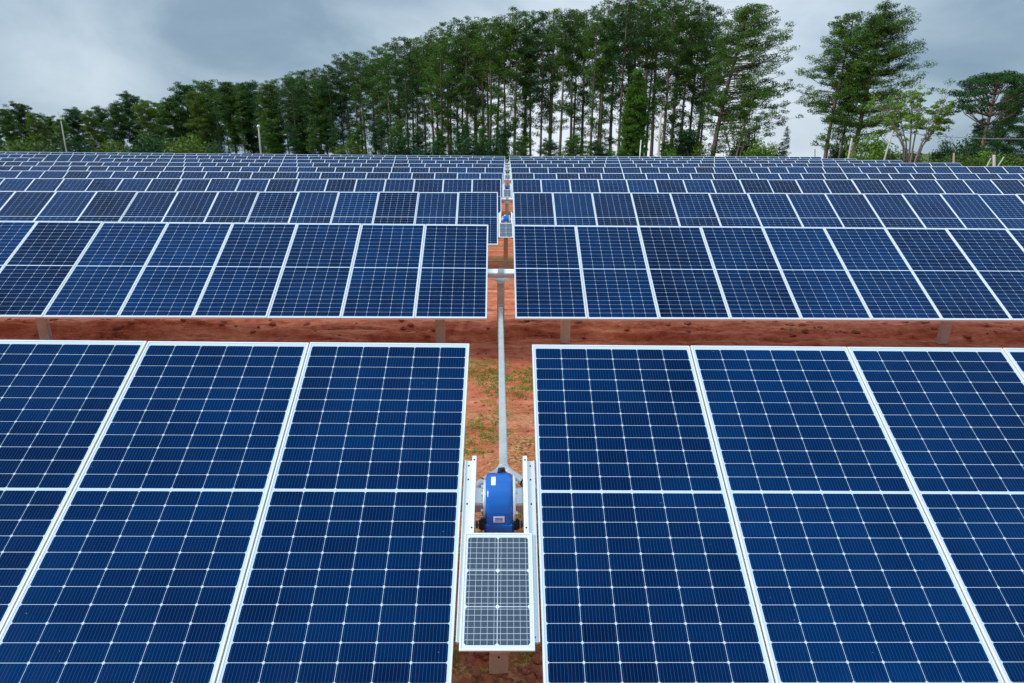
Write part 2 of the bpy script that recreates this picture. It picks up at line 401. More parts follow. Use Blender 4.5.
drive_proto = {}
def slew_drive(parent, axis_pt, Mr, T):
    """T: Matrix3 of row axes (x along row, d down the slope, n normal). Built in row-local metres round the tube axis."""
    def bmT(bm):
        for v in bm.verts: v.co = T @ v.co + axis_pt
        return bm
    # local frame: x along tube, y up-slope horizontally away from camera, z up
    bm = bmesh.new(); w = .074; hr = .150
    prof = [(-math.sin(q) * hr, math.cos(q) * hr) for q in [rad(-150 + 240 * k / 30) for k in range(31)]]     # (y, z): over the top, down to the front
    prof += [(-hr, -.235), (.02, -.235), (.06, -.19)]
    rings = []
    for x, k in ((-w, .90), (-w + .006, .955), (-w + .016, .988), (-w + .028, 1.0), (w - .028, 1.0), (w - .016, .988), (w - .006, .955), (w, .90)):
        rings.append([bm.verts.new((x, y * k, z * k)) for y, z in prof])
    nP = len(prof)
    for a, b in zip(rings, rings[1:]):
        for k in range(nP):
            f = bm.faces.new((a[k], a[(k + 1) % nP], b[(k + 1) % nP], b[k])); f.smooth = k < 30
    bm.faces.new(rings[0]); bm.faces.new(rings[-1])
    bmesh.ops.recalc_face_normals(bm, faces=bm.faces)
    body = mesh_obj('drive_housing', bmT(bm), M['blue'], parent)
    body['label'] = 'round bright blue gearbox housing clamped on the white tube'
    def child(name, bm, m, smooth=False):
        return mesh_obj(name, bmT(bm), m, body, smooth)
    # worm block in front of and under the ring
    bm = bmesh.new(); box(bm, -.082, .082, -.158, -.095, -.135, -.052); bevel(bm, .012, 3)
    child('worm_block', bm, M['blue'])
    for s in (-1, 1):
        bm = bmesh.new()
        tube(bm, [Vector((s * .079, -.128, -.072)), Vector((s * .104, -.128, -.072))], .031, 20)
        tube(bm, [Vector((s * .104, -.128, -.072)), Vector((s * .112, -.128, -.072))], .026, 20)
        child('shaft_end', bm, M['black'])
        bm = bmesh.new(); tube(bm, [Vector((s * .116, -.128, -.072)), Vector((s * .126, -.128, -.072)), Vector((s * .129, -.128, -.072))], [.020, .020, .014], 16)
        child('shaft_cap', bm, M['bluedark'])
    for s, r in ((1, .146), (-1, .120)):
        bm = bmesh.new()
        x0 = s * w; tube(bm, [Vector((x0, 0, 0)), Vector((x0 + s * .004, 0, 0)), Vector((x0 + s * .013, 0, 0)), Vector((x0 + s * .015, 0, 0))], [r - .003, r, r, r - .004], 40)
        child('flange', bm, M['flange'])
        for k in range(14):
            a = 2 * math.pi * (k + .5) / 14; rr = r - .017
            bm = bmesh.new(); p = Vector((x0 + s * .015, rr * math.sin(a), rr * math.cos(a)))
            tube(bm, [p, p + Vector((s * .012, 0, 0))], .009, 6, smooth=False)
            child('flange_bolt', bm, M['galv'])
    # stickers, following the curve of the housing
    def sticker(x0, x1, a0, a1, m, name, off=.0012):
        bm = bmesh.new(); n = 5; pr = None
        for k in range(n + 1):
            a = a0 + (a1 - a0) * k / n; r = .150 + off
            cur = [bm.verts.new((x, -r * math.sin(a), r * math.cos(a))) for x in (x0, x1)]
            if pr: bm.faces.new((pr[0], cur[0], cur[1], pr[1]))
            pr = cur
        return child(name, bm, m)
    sticker(-.045, -.021, rad(2), rad(26), M['sticker'], 'white_label')
    # name plate on the worm block's top front
    bm = bmesh.new()
    pm = Matrix.Translation((-.002, -.1505, -.024)) @ Matrix.Rotation(rad(90), 4, 'X')
    box(bm, -.03, .03, -.018, .018, 0, .002, 0, pm)
    pl = child('name_plate', bm, M['label_pink'])
    bm = bmesh.new()
    for i in range(9):
        box(bm, -.020 + i * .0047, -.020 + i * .0047 + .003, -.001, .010, .0022, .0028, i % 2, pm)
    for j in range(2): box(bm, -.022, .022, -.012 + j * .006, -.0095 + j * .006, .0022, .0028, 1, pm)
    child('plate_print', bm, [M['ink'], M['ink2']])
    bm = bmesh.new(); tube(bm, [Vector((.01, .10, .115)), Vector((.03, .125, .105)), Vector((.055, .15, .07)), Vector((.06, .17, -.02)), Vector((.06, .17, -.18))], .008, 8)
    child('power_lead', bm, M['black'], True)
    bm = bmesh.new(); tube(bm, [Vector((.0, .088, .124)), Vector((.0, .10, .136)), Vector((.03, .105, .136))], .012, 8)
    child('cable_gland', bm, M['black'], True)
    return body

def small_panel(parent, T, origin, x0, u0, W=.352, L=.562, near=True):
    """charging panel between the rails; T maps (x, along slope up, normal)"""
    bm = panel_bm(W, L, .009, .022)
    for v in bm.verts: v.co.z += .016
    o = mesh_obj('small_panel', bm, [M['frame'], M['backsheet']], parent)
    o['label'] = 'small grey panel in a white frame set in the gap'
    loc = origin + T @ Vector((x0, -(u0 + L / 2), 0))
    o.matrix_local = Matrix.Translation(loc) @ T.to_4x4()
    bm = bmesh.new(); bm.faces.new(ring(bm, .014, W / 2 - .0095, L / 2 - .0095))
    mesh_obj('cell_face', bm, M['small_cells'], o)
    return o

ROWS = []
for r, P in enumerate(rows):
    t = rad(TILT + P['t']); c = P['c']
    ydist = P['Y'] - math.cos(t) * PLN / 2
    gz0 = ground_base(c, ydist)
    root = empty('solar_tracker', (c, ydist, gz0))
    tag(root, words[r], 'solar tracker', 'tracker rows of solar panels')
    E0 = Vector((c, ydist, gz0))
    ROWS.append(root)
    ztop = CAM_H - P['h']
    zview = CF.dot(Vector((0, P['Y'], 0)))
    rng = random.Random(100 + r)
    axes = {}
    for s in (-1, 1):
        sl = P['sl'] if s < 0 else P['sr']
        ax = Vector((1, P['yaw'], sl)).normalized()
        upd = Vector((0, math.cos(t), math.sin(t))); upd = (upd - ax * upd.dot(ax)).normalized()
        nn = ax.cross(upd).normalized()
        T = Matrix((ax, upd, nn)).transposed()      # columns: along, up-slope, normal
        org = Vector((c, P['Y'], ztop)) - E0        # lane centre on the top edge, row-local
        axes[s] = (T, org, ax, upd, nn)
        half = zview * .89 + 3.8
        if s > 0 and r in ends: half = at(ends[r], 160, P['Y']).x - c
        n = int(round((half - GAP / 2) / PITCH))
        n = min(n, 50 if s > 0 else 49)
        full = r < 3
        for j in range(n):
            xx = s * (GAP / 2 + (j + .5) * PITCH)
            if r in skip and s < 0:
                pxx = 512 + FPX * ((Vector((c + xx, P['Y'], ztop)) - CAMP).dot(CR)) / ((Vector((c + xx, P['Y'], ztop)) - CAMP).dot(CF))
                if skip[r][0] < pxx < skip[r][1]: continue
            o = bpy.data.objects.new('solar_panel', ME_FRAME if full else ME_FULL); link(o, root)
            jit = .0015 if r < 2 else .004
            loc = org + T @ Vector((xx, -PLN / 2, 0)) + nn * rng.gauss(0, jit)
            rot = Matrix.Rotation(rng.gauss(0, .0009 if r < 2 else .003), 3, 'X') @ Matrix.Rotation(rng.gauss(0, .0006), 3, 'Y') @ Matrix.Rotation(rng.gauss(0, .0005), 3, 'Z')
            o.matrix_local = Matrix.Translation(loc) @ (T @ rot).to_4x4()
            if full:
                link(bpy.data.objects.new('cell_face', ME_CELL), o)
            if r < 3:
                q = bpy.data.objects.new('clamp_rail', ME_PURLIN); link(q, root)
                q.matrix_local = Matrix.Translation(org + T @ Vector((xx + s * PITCH / 2, -PLN / 2, 0))) @ T.to_4x4()
        axes[s] += (n,)
    # torque tube: one bent tube under both wings
    Tl, org, axl, updl, nl, nleft = axes[-1]; Tr, _, axr, updr, nr, nright = axes[1]
    OFF = -.112 if r < 3 else -.13
    def ap(s, xx): 
        T, o_, ax, upd, nn, n = axes[s]
        return org + T @ Vector((xx, -PLN / 2, OFF))
    L1 = -(GAP / 2 + nleft * PITCH + .1); R1 = GAP / 2 + nright * PITCH + .1
    bm = bmesh.new(); secs = []
    for s_, q_ in ((-1, L1), (-1, -.001), (1, R1)):
        cq = ap(s_, q_); uu, qq = axes[s_][3], axes[s_][4]; hw = .054
        secs.append([bm.verts.new(cq + uu * (a_ * hw) + qq * (b_ * hw)) for a_, b_ in ((-1, -.8), (-.8, -1), (.8, -1), (1, -.8), (1, .8), (.8, 1), (-.8, 1), (-1, .8))])
    for A_, B_ in zip(secs, secs[1:]):
        for k in range(8): bm.faces.new((A_[k], A_[(k + 1) % 8], B_[(k + 1) % 8], B_[k]))
    bm.faces.new(secs[0]); bm.faces.new(secs[-1]); bmesh.ops.recalc_face_normals(bm, faces=bm.faces)
    tt = mesh_obj('torque_tube', bm, M['tube'], root)
    axis0 = ap(-1, 0)
    # posts
    def post(xx, wv=.115, mtl='post', top=None):
        s = 1 if xx >= 0 else -1
        a = ap(s, xx); a = a.copy()
        wx, wy = a.x + E0.x, a.y + E0.y
        zb = ground_base(wx, wy) - .25 - E0.z
        zt = a.z - .06 if top is None else top
        bm = bmesh.new(); d = wv / 2; tk = .007
        box(bm, a.x - d, a.x + d, a.y - .03, a.y - .03 + tk, zb, zt)                   # web faces the camera
        box(bm, a.x - d, a.x - d + tk, a.y - .03 + tk, a.y + .045, zb, zt)
        box(bm, a.x + d - tk, a.x + d, a.y - .03 + tk, a.y + .045, zb, zt)
        po = mesh_obj('post', bm, M[mtl], root)
        bm = bmesh.new()
        tube(bm, [Vector((a.x - .05, a.y, a.z)), Vector((a.x + .05, a.y, a.z))], .075, 24)
        box(bm, a.x - .055, a.x + .055, a.y - .07, a.y + .05, zt - .09, zt - .005)
        mesh_obj('tube_bearing', bm, M['galv'], po)
        return po
    has_drive = (r % 2 == 0)
    near = r < 4
    maxx = min(12, max(-L1, R1)) if near else 0
    if near:
        base = [1.02] + [1.02 + 6.32 * k for k in range(1, 8)]
        for b_ in base:
            for s in (-1, 1):
                xx = s * b_ + .04
                lim = (nleft if s < 0 else nright) * PITCH
                if abs(xx) < lim: post(xx, .15)
    else:
        for k in range(1, 12):
            for s in (-1, 1):
                lim = (nleft if s < 0 else nright) * PITCH
                if 6.15 * k < lim - 1: post(s * (6.15 * k - 5.1 + 5.1), .13)
    cp = post(0.0, .115, 'red_lit_post' if r == 0 else 'post')
    if r == 0:
        cp['label'] = 'steel centre post with painted-in red reflection, below the small panel'
        a = axis0; bm = bmesh.new()
        zj = ground_base(c, ydist) + .16 - E0.z
        box(bm, a.x - .0595, a.x + .0595, a.y - .0345, a.y - .0305, -.3, zj)
        mesh_obj('post_sleeve', bm, M['red_lit_post'], cp)
        bm = bmesh.new(); p = Vector((a.x, a.y - .0345, zj - .015)); tube(bm, [p, p - Vector((0, .006, 0))], .007, 6)
        mesh_obj('bolt', bm, M['black'], cp)
    # rails at both rims of the gap
    if r < 7:
        for s in (-1, 1):
            T, o_, ax, upd, nn, n = axes[s]
            e = GAP / 2
            ua, ub = .868, 1.822
            if r == 0 or has_drive:
                bm = bmesh.new()
                xa, xb = sorted((s * (e - .006), s * (e - .048)))
                box(bm, xa, xb, -ub, -ua, -.040, -.004)
                # raised outer lip leaves a channel
                la, lb = sorted((s * (e - .006), s * (e - .012)))
                box(bm, la, lb, -ub, -ua, -.0035, .004)
                for v in bm.verts: v.co = T @ v.co + org
                ra = mesh_obj('edge_rail', bm, M['rail'], root)
                bm = bmesh.new()
                xa, xb = sorted((s * (e - .0485), s * (e - .072)))
                box(bm, xa, xb, -1.31, -.845, -.030, .012); 
                for v in bm.verts: v.co = T @ v.co + org
                mesh_obj('raised_rail', bm, M['lip'], root)
                if r == 0:
                    for (xo, uo) in ((.030, .90), (.030, .985), (.030, 1.13), (.060, 1.27), (.060, .87), (.030, 1.80)):
                        bm = bmesh.new(); hz = .012 if xo > .05 else -.004
                        tube(bm, [Vector((s * (e - xo), -uo, hz)), Vector((s * (e - xo), -uo, hz + .002))], .0048, 10)
                        for v in bm.verts: v.co = T @ v.co + org
                        mesh_obj('screw', bm, M['black'], ra)
    if has_drive and r < 9:
        T0 = Matrix.Identity(3)
        if r < 5:
            slew_drive(root, axis0, None, T0) if r < 3 else None
            if r == 4:
                bm = bmesh.new(); tube(bm, [axis0 + Vector((-.09, 0, 0)), axis0 + Vector((.09, 0, 0))], .16, 24)
                mesh_obj('drive_housing', bm, M['blue'], root)
        small_panel(root, axes[-1][0], org, -.004, 1.300)
    if not has_drive:
        # bearing cradle hung under the bare tube in the gap
        bm = bmesh.new()
        a = axis0
        box(bm, a.x - .09, a.x + .09, a.y - .075, a.y - .068, a.z - .12, a.z - .055)
        box(bm, a.x - .15, a.x + .15, a.y - .085, a.y - .0755, a.z - .092, a.z - .078)
        for k in (-2, -1, 0, 1, 2): tube(bm, [Vector((a.x + k * .035, a.y - .076, a.z - .106)), Vector((a.x + k * .035, a.y - .092, a.z - .106))], .011, 6)
        mesh_obj('bearing_bracket', bm, M['galv'], root)

# ------------------------------------------------------------------ conduit between row one and two
def conduit(r0, r1, label):
    A = ROWS[r0].location; B = ROWS[r1].location
    h = .66
    zc = lambda x, y: ground_base(x, y) + h
    root = empty('cable_conduit', ((A.x + B.x) / 2, (A.y + B.y) / 2, ground_base(A.x, (A.y + B.y) / 2)))
    tag(root, label, 'conduit')
    O = Vector(root.location)
    pB = Vector((B.x, B.y - .034, zc(B.x, B.y))) - O
    pA = Vector((A.x + .028, A.y + 1.38, zc(A.x, A.y))) - O
    bm = bmesh.new(); rect_bar(bm, pA, pB, .07, .05); bevel(bm, .008, 2)
    mesh_obj('straight_pipe', bm, M['pipe'], root)
    bm = bmesh.new(); rect_bar(bm, pB - Vector((0, .10, -.002)), pB - Vector((0, .0, -.002)), .084, .06); bevel(bm, .006, 1)
    tube(bm, [pB + Vector((-.045, -.05, .05)), pB + Vector((.045, -.05, .05))], .014, 8)
    mesh_obj('end_bracket', bm, M['galv'], root)
    for s in (-1, 1):
        bm = bmesh.new()
        p0 = pA + Vector((s * .012, .03, 0)); p1 = pA + Vector((s * .05, -.05, 0)); p2 = pA + Vector((s * .20, -.22, -.01))
        p3 = Vector((A.x + s * 1.0, A.y + .05, zc(A.x, A.y))) - O
        tube(bm, [p0, p1, p2, p3], .035, 14)
        mesh_obj('branch_pipe', bm, M['pipe'], root)
        bm = bmesh.new(); q = pA + Vector((s * .155, -.172, -.007)); q2 = q + (p2 - p1).normalized() * .012
        tube(bm, [q, q2], .0375, 14); mesh_obj('pipe_band', bm, M['black'], root)
    bm = bmesh.new(); rect_bar(bm, pA + Vector((0, -.045, 0)), pA + Vector((0, .05, 0)), .082, .062); bevel(bm, .008, 2)
    mesh_obj('junction_sleeve', bm, M['galv'], root)
conduit(0, 1, 'long pale steel conduit over red soil, ending in a fork behind the blue drive')
conduit(2, 3, 'short far pale conduit in the gap behind the third row of panels')

# ------------------------------------------------------------------ clods and grass
rng = random.Random(5)
def clod(x, y, s, label=None):
    bm = bmesh.new(); bmesh.ops.create_icosphere(bm, subdivisions=3, radius=1)
    o = Vector((rng.random() * 50, rng.random() * 50, 0))
    for v in bm.verts:
        k = 1 + .45 * noise.noise(v.co * 1.1 + o) + .22 * noise.noise(v.co * 3 + o)
        v.co = Vector((v.co.x * s * k, v.co.y * s * k * .85, v.co.z * s * k * .62))
    ob = mesh_obj('clay_clod', bm, M['clod'], None, True)
    ob.location = (x, y, ground_z(x, y) + s * .15); ob.rotation_euler = (0, 0, rng.random() * 6)
    tag(ob, label or 'small lump of red clay on the soil below the small panel', 'clay lump', 'clay lumps')
clod(-.085, 3.12, .055, 'largest pinkish clay lump left of the reddish centre post foot')
for k in range(26):
    x = rng.uniform(-.24, .28); y = rng.uniform(2.86, 3.10)
    if abs(x - .033) < .085: continue
    clod(x, y, rng.uniform(.012, .034))

rng = random.Random(77)
for k in range(170):
    x = rng.uniform(-9.5, 9.5); y = rng.gauss(10.35, .35)
    if y < 9.6 or y > 11.3 or min(abs(x - .04 - q) for q in (-7.3, -1.0, 0, 1.0, 7.3)) < .15: continue
    clod(x, y, rng.choice((.02, .025, .03, .035, .05, .065)), 'lump of red clay in the soil strip between the first and second rows')
for k in range(60):
    x = rng.uniform(-.35, .4); y = rng.uniform(5.6, 9.0)
    if abs(x - .05) < .07: continue
    clod(x, y, rng.uniform(.010, .026), 'small clay crumb among the grass in the lane between the front wings')

def grass():
    bm = bmesh.new(); rg = random.Random(3)
    def blade(x, y, h):
        z = ground_z(x, y); a = rg.random() * 6.28; lean = rg.uniform(.1, .8) * h
        w = h * .09 + .002
        d = Vector((math.cos(a), math.sin(a), 0)); p = Vector((-d.y, d.x, 0)) * w
        b0 = Vector((x, y, z - .005))
        v = [bm.verts.new(b0 + p), bm.verts.new(b0 - p), bm.verts.new(b0 + d * lean * .45 + Vector((0, 0, h * .65)) - p * .6), bm.verts.new(b0 + d * lean * .45 + Vector((0, 0, h * .65)) + p * .6), bm.verts.new(b0 + d * lean + Vector((0, 0, h)))]
        bm.faces.new((v[0], v[1], v[2], v[3])); bm.faces.new((v[3], v[2], v[4]))
    tufts = []
    for k in range(7000):
        x = rg.uniform(-1.1, 1.2); y = rg.uniform(3.0, 9.2)
        d = noise.noise(Vector((x * 1.7, y * 1.1, 4.2))) + .35 * noise.noise(Vector((x * 6, y * 6, 1)))
        strip = math.exp(-((y - 8.1) / .45) ** 2) * .45 + math.exp(-((y - 6.2) / .7) ** 2) * .32
        if d + strip < .24 + rg.uniform(-.12, .12): continue
        if abs(y - 9) < .3: continue
        tufts.append((x, y, d))
    for x, y, d in tufts:
        for i in range(rg.randint(5, 11)):
            blade(x + rg.gauss(0, .02), y + rg.gauss(0, .02), rg.uniform(.012, .036))
    tag(mesh_obj('grass', bm, M['grassblade']), 'low green grass tufts growing in the red soil lane between the wings', 'grass', kind='stuff')
grass()

# ------------------------------------------------------------------ trees
def leafquad(bm, c, s, rg, flat=.0):
    a = Vector((rg.gauss(0, 1), rg.gauss(0, 1), rg.gauss(0, 1) * (1 - flat))).normalized()
    b = a.cross(Vector((rg.gauss(0, 1), rg.gauss(0, 1), rg.gauss(0, 1)))).normalized()
    a *= s * rg.uniform(.7, 1.4); b *= s * rg.uniform(.22, .5)
    bm.faces.new([bm.verts.new(c + a), bm.verts.new(c + b), bm.verts.new(c - a), bm.verts.new(c - b)])
def clump(bm, c, r, n, ls, rg, squash=.6):
    for i in range(n):
        v = Vector((rg.gauss(0, 1), rg.gauss(0, 1), rg.gauss(0, 1))).normalized() * (rg.random() ** .45) * r
        v.z *= squash
        leafquad(bm, c + v, ls, rg)

def pine(seed, H=24, base=.42, rmax=3.0, nb=60, lean=(0, 0), cr=.75, leaves=46, ls=.16, prof='pine', trunk_r=.26, bark='bark', needles='needles', side=(0, 0), low=6, tiers=0):
    """unit tree: root empty contents as two meshes (trunk with limbs, crown) at the origin"""
    rg = random.Random(seed)
    bt = bmesh.new(); bc = bmesh.new()
    bend = [rg.uniform(-.35, .35) for _ in range(4)]
    def tp(f):
        x = lean[0] * f + bend[0] * math.sin(f * 3.1) + bend[1] * math.sin(f * 6)*.4
        y = lean[1] * f + bend[2] * math.sin(f * 3.3) + bend[3] * math.sin(f * 5)*.4
        return Vector((x, y, f * H))
    n = 14
    tube(bt, [tp(i / n) for i in range(n + 1)], [trunk_r * (1 - .82 * (i / n) ** 1.1) * (1.25 if i == 0 else 1) for i in range(n + 1)], 9)
    def radius(f):
        q = (f - base) / (1 - base)
        if prof == 'pine': k = (min(1, .35 + q * 1.3)) * (1 - max(0, q) ** 3.2) ** .6 + .06
        elif prof == 'round': k = math.sin(math.pi * min(1, max(0, .12 + q * .78))) ** .5
        elif prof == 'dome': q = max(0, q); k = min(1, .55 + q * 1.6) * (1 - q ** 2.2) ** .62 + .05
        elif prof == 'low': q = max(0, q); k = min(1, .78 + q * 1.6) * (1 - q ** 1.7) ** .72 + .05
        elif prof == 'cone': k = (1 - q) ** .8 * .95 + .06
        return rmax * k
    for i in range(nb + low):
        if i < nb: f = base + (1 - base) * ((i + rg.random()) / nb) ** .9
        else: f = base * rg.uniform(.45, 1)
        if tiers: f = base + (1 - base) * (round((f - base) / (1 - base) * tiers) + rg.gauss(0, .16)) / tiers
        f = min(.985, max(base * .4, f))
        a = rg.random() * 6.283 + i * 2.4
        R = radius(max(base, f)) * (rg.uniform(.5, 1.1) if not tiers else rg.uniform(.38, 1.08)) * (1 if i < nb else rg.uniform(.2, .75))
        p0 = tp(f); up = rg.uniform(.05, .5) if prof != 'cone' else rg.uniform(-.1, .2)
        d = Vector((math.cos(a) + side[0], math.sin(a) + side[1], 0)); 
        end = p0 + d * R + Vector((0, 0, R * up))
        mid = p0 + d * R * .5 + Vector((0, 0, R * up * .25)) + Vector((rg.gauss(0, .1), rg.gauss(0, .1), 0))
        br = trunk_r * .22 * (1.1 - f * .6)
        tube(bt, [p0, mid, end], [br, br * .7, br * .25], 4, caps=False)
        ncl = 1 + int(R / (cr * .95))
        for k in range(ncl):
            g = 1 - k * .30
            if g < .25: break
            q = p0.lerp(mid, g * 2) if g < .5 else mid.lerp(end, g * 2 - 1)
            q = q + Vector((rg.gauss(0, .25), rg.gauss(0, .25), rg.gauss(0, .15) + .15)) * cr
            rr = cr * rg.uniform(.65, 1.2) * (1 if f < .9 else .8)
            clump(bc, q, rr, int(leaves * 1.95 * (rr / cr) ** 2), ls * .8, rg, .5)
    mt = bpy.data.meshes.new('trunk'); bt.to_mesh(mt); bt.free(); mt.materials.append(M[bark])
    mc = bpy.data.meshes.new('crown'); bc.to_mesh(mc); bc.free(); mc.materials.append(M[needles])
    return mt, mc, H
def place_tree(name, proto, px, top, Y, label, cat='tree', group=None, rot=None, base_px=None, wscale=1.0, zbase=None):
    mt, mc, H = proto
    p = at(px, top, Y)
    gz = ground_base(p.x, p.y) if zbase is None else zbase
    sc = (p.z - gz) / H
    bx = at(base_px if base_px is not None else px, 150, Y).x if base_px is not None else None
    rz = rot if rot is not None else R0.random() * 6.28
    root = empty(name, (p.x if bx is None else bx, Y, gz - .1)); root.rotation_euler = (0, 0, rz); root.scale = (sc * wscale, sc * wscale, sc)
    tag(root, label, cat, group)
    link(bpy.data.objects.new('trunk', mt), root); link(bpy.data.objects.new('crown', mc), root)
    return root

protos_p = [pine(11, base=.40, rmax=3.1, nb=58, low=14, cr=.85), pine(12, base=.34, rmax=3.3, nb=60, low=6, cr=.9), pine(13, base=.56, rmax=3.2, nb=46, low=16, needles='needles_olive', cr=.85),
            pine(14, base=.50, rmax=2.8, nb=46, low=20, cr=.8), pine(15, base=.60, rmax=3.6, nb=50, low=11, trunk_r=.3, cr=.95), pine(16, base=.38, rmax=3.4, nb=58, trunk_r=.22, low=6, needles='needles_dark', cr=.9),
            pine(17, base=.54, rmax=3.0, nb=44, low=24, cr=.8), pine(18, base=.66, rmax=3.9, nb=46, low=12, trunk_r=.28, cr=.95, prof='round')]
protos_d = [pine(21, H=22, base=.18, rmax=4.0, nb=140, prof='round', cr=1.05, leaves=52, ls=.21, low=4), pine(22, H=22, base=.12, rmax=3.6, nb=130, prof='round', cr=1.0, leaves=50, ls=.21, needles='needles_olive'),
            pine(23, H=22, base=.22, rmax=4.4, nb=150, prof='round', cr=1.1, leaves=52, ls=.22, needles='needles_dark'), pine(24, H=22, base=.30, rmax=3.9, nb=130, prof='pine', cr=1.0, leaves=50, ls=.21, low=8)]

ordw = ['first', 'second', 'third', 'fourth', 'fifth', 'sixth', 'seventh', 'eighth', 'ninth', 'tenth', 'eleventh', 'twelfth', 'thirteenth', 'fourteenth', 'fifteenth', 'sixteenth', 'seventeenth', 'eighteenth', 'nineteenth', 'twentieth', 'twenty-first', 'twenty-second', 'twenty-third', 'twenty-fourth', 'twenty-fifth', 'twenty-sixth', 'twenty-seventh', 'twenty-eighth']
def interp(x, pts):
    for (a, b), (c, d) in zip(pts, pts[1:]):
        if x <= c: return b + (d - b) * (x - a) / (c - a)
    return pts[-1][1]
ZL = [(-60, 205), (0, 200), (100, 190), (200, 175), (300, 150), (400, 130), (500, 110), (600, 100), (700, 95), (1100, 95)]
dense = [(-34, 108), (-14, 110), (4, 111), (18, 105), (33, 114), (47, 119), (60, 119), (75, 112), (88, 113), (100, 108), (114, 103), (129, 97), (143, 101), (157, 104), (169, 97), (183, 86), (195, 92), (205, 86), (226, 84), (247, 84), (270, 84), (297, 80), (322, 78)]
nA = nB = 0
for i, (px, top) in enumerate(dense):
    if px < 62:
        lab = f'dense rounded green tree, {ordw[nA]} from the left edge' if px > -5 else 'dense rounded green tree beyond the left edge'; 
        if px > -5: nA += 1
    else: lab = f'dense dark green tree, {ordw[nB]} to the right of the slanted pole'; nB += 1
    place_tree('round_tree', protos_d[(i * 3 + 1) % 4], px, top + R0.uniform(-2, 2), interp(px, ZL) + (i % 2) * 9, lab, 'tree', 'dense trees at the left end of the tree line', wscale=R0.uniform(.9, 1.15))
tops = [(205, 84), (225, 82), (247, 84), (262, 82), (270, 80), (278, 72), (290, 70), (310, 70), (325, 68), (333, 60), (345, 55), (365, 52), (380, 47), (395, 37), (408, 34), (420, 42), (437, 30), (452, 22), (458, 18), (477, 15), (490, 18), (503, 15), (515, 10), (530, 12), (545, 12), (565, 8), (580, 8), (592, 9), (600, 4), (612, -2), (630, -3), (650, -6), (672, -8), (690, -8), (706, 0), (716, 8)]
pines = []
x = 212.0
while x < 716:
    pines.append(x); x += R0.uniform(6.8, 10.2) if x < 500 else R0.uniform(8.2, 12.5)
def pine_key(px):
    return 'left' if px < 260 else 'pole' if px < 385 else 'gapleft' if px < 506 else 'lane' if px < 617 else 'cone' if px < 660 else 'post'
phrase = {'left': 'to the left of the pale pole far left', 'pole': 'to the right of the pale pole far left', 'gapleft': 'to the left of the gap between the panel wings', 'lane': 'to the right of the gap between the panel wings',
          'cone': 'rising behind the dark conical tree', 'post': 'to the right of the concrete pole'}
total = {}
for px in pines: total[pine_key(px)] = total.get(pine_key(px), 0) + 1
cnt = {}
for i, px in enumerate(pines):
    top = interp(px, tops) + R0.choice([0, 0, 1, 3, 7])
    key = pine_key(px); base = phrase[key]
    k = cnt.get(key, 0); cnt[key] = k + 1
    if key in ('gapleft', 'left'): k = total[key] - 1 - k
    back = (i % 3 == 1)
    place_tree('pine_tree', protos_p[((i * 5 + 2) % 8) if px > 330 else (0, 1, 5)[i % 3]], px, top, interp(px, ZL) + (14 if back else 0) + R0.uniform(-3, 3), f'tall slender pine, {ordw[k]} {base}', 'tree', 'tall pines of the tree line', wscale=R0.uniform(.85, 1.12))

k = 0
for px in range(345, 712, 13):
    k2 = k; k += 1
    if 498 < px < 512 or (px > 512 and (px - 345) // 13 % 2): continue
    top = interp(px, tops) + R0.uniform(8, 26)
    side = 'left of the gap between the wings' if px < 506 else 'right of the gap between the wings'
    n_ = int(497 - px) // 13 if px < 506 else (px - 512) // 26
    place_tree('rear_pine', protos_p[(1, 5, 0)[k % 3]], px, top, interp(px, ZL) + 26, f'shorter pine in the rear row, {ordw[n_]} {side}', 'tree', 'rear row of shorter pines behind the tall ones', wscale=R0.uniform(.9, 1.15))
yp = [pine(81, H=9, base=.2, rmax=1.9, nb=60, cr=.6, leaves=44, ls=.14, trunk_r=.12, low=4), pine(82, H=9, base=.3, rmax=2.2, nb=54, cr=.65, leaves=44, ls=.14, trunk_r=.12, low=4, needles='needles_dark')]
k = 0
for px in [*range(272, 505, 21)]:
    top = 125 + 8 * math.sin(px * .9) + R0.uniform(-5, 5)
    place_tree('young_pine', yp[k % 2], px, top, interp(px, ZL) - 4, f'short young pine under tall ones, {ordw[k]} right of the pale pole far left', 'tree', 'young pines under the tall ones', wscale=R0.uniform(.9, 1.2)); k += 1

for i, px in enumerate((522, 548, 575, 600, 668, 690, 745)):
    place_tree('young_pine', yp[i % 2], px, 136 + 6 * math.sin(px * 1.3), 90, f'low young evergreen at the belt foot, {ordw[i]} right of the gap between wings', 'tree', 'low evergreens at the foot of the belt', wscale=1.5)

# big pines at the right, each grown for its own outline
B = pine(31, H=24, base=.32, rmax=6.4, nb=165, lean=(3.0, 0), cr=1.0, leaves=62, ls=.16, trunk_r=.42, side=(.38, 0), low=10, prof='dome')
place_tree('pine_tree', B, 738, 6, 92, 'big leaning pine with a wide crown, last one left of the open sky gap', 'tree', rot=0, base_px=712)
B2 = pine(32, H=24, base=.34, rmax=5.0, nb=125, lean=(.7, 0), cr=.9, leaves=58, ls=.16, trunk_r=.34, side=(-.22, 0), low=12, prof='dome')
place_tree('pine_tree', B2, 826, 12, 84, 'left tall pine of the pair standing alone at right, long lower limbs', 'tree', rot=0, base_px=827)
B3 = pine(33, H=24, base=.24, rmax=7.2, nb=240, lean=(1.2, 0), cr=1.05, leaves=60, ls=.155, trunk_r=.42, side=(.24, 0), low=6, prof='low', tiers=10)
place_tree('pine_tree', B3, 858, 5, 82, 'largest full pine with a broad rounded crown standing alone at right', 'tree', rot=0, base_px=853)
B4 = pine(34, H=20, base=.5, rmax=2.0, nb=36, lean=(1.0, 0), cr=.75, leaves=46, ls=.15, trunk_r=.2, low=6)
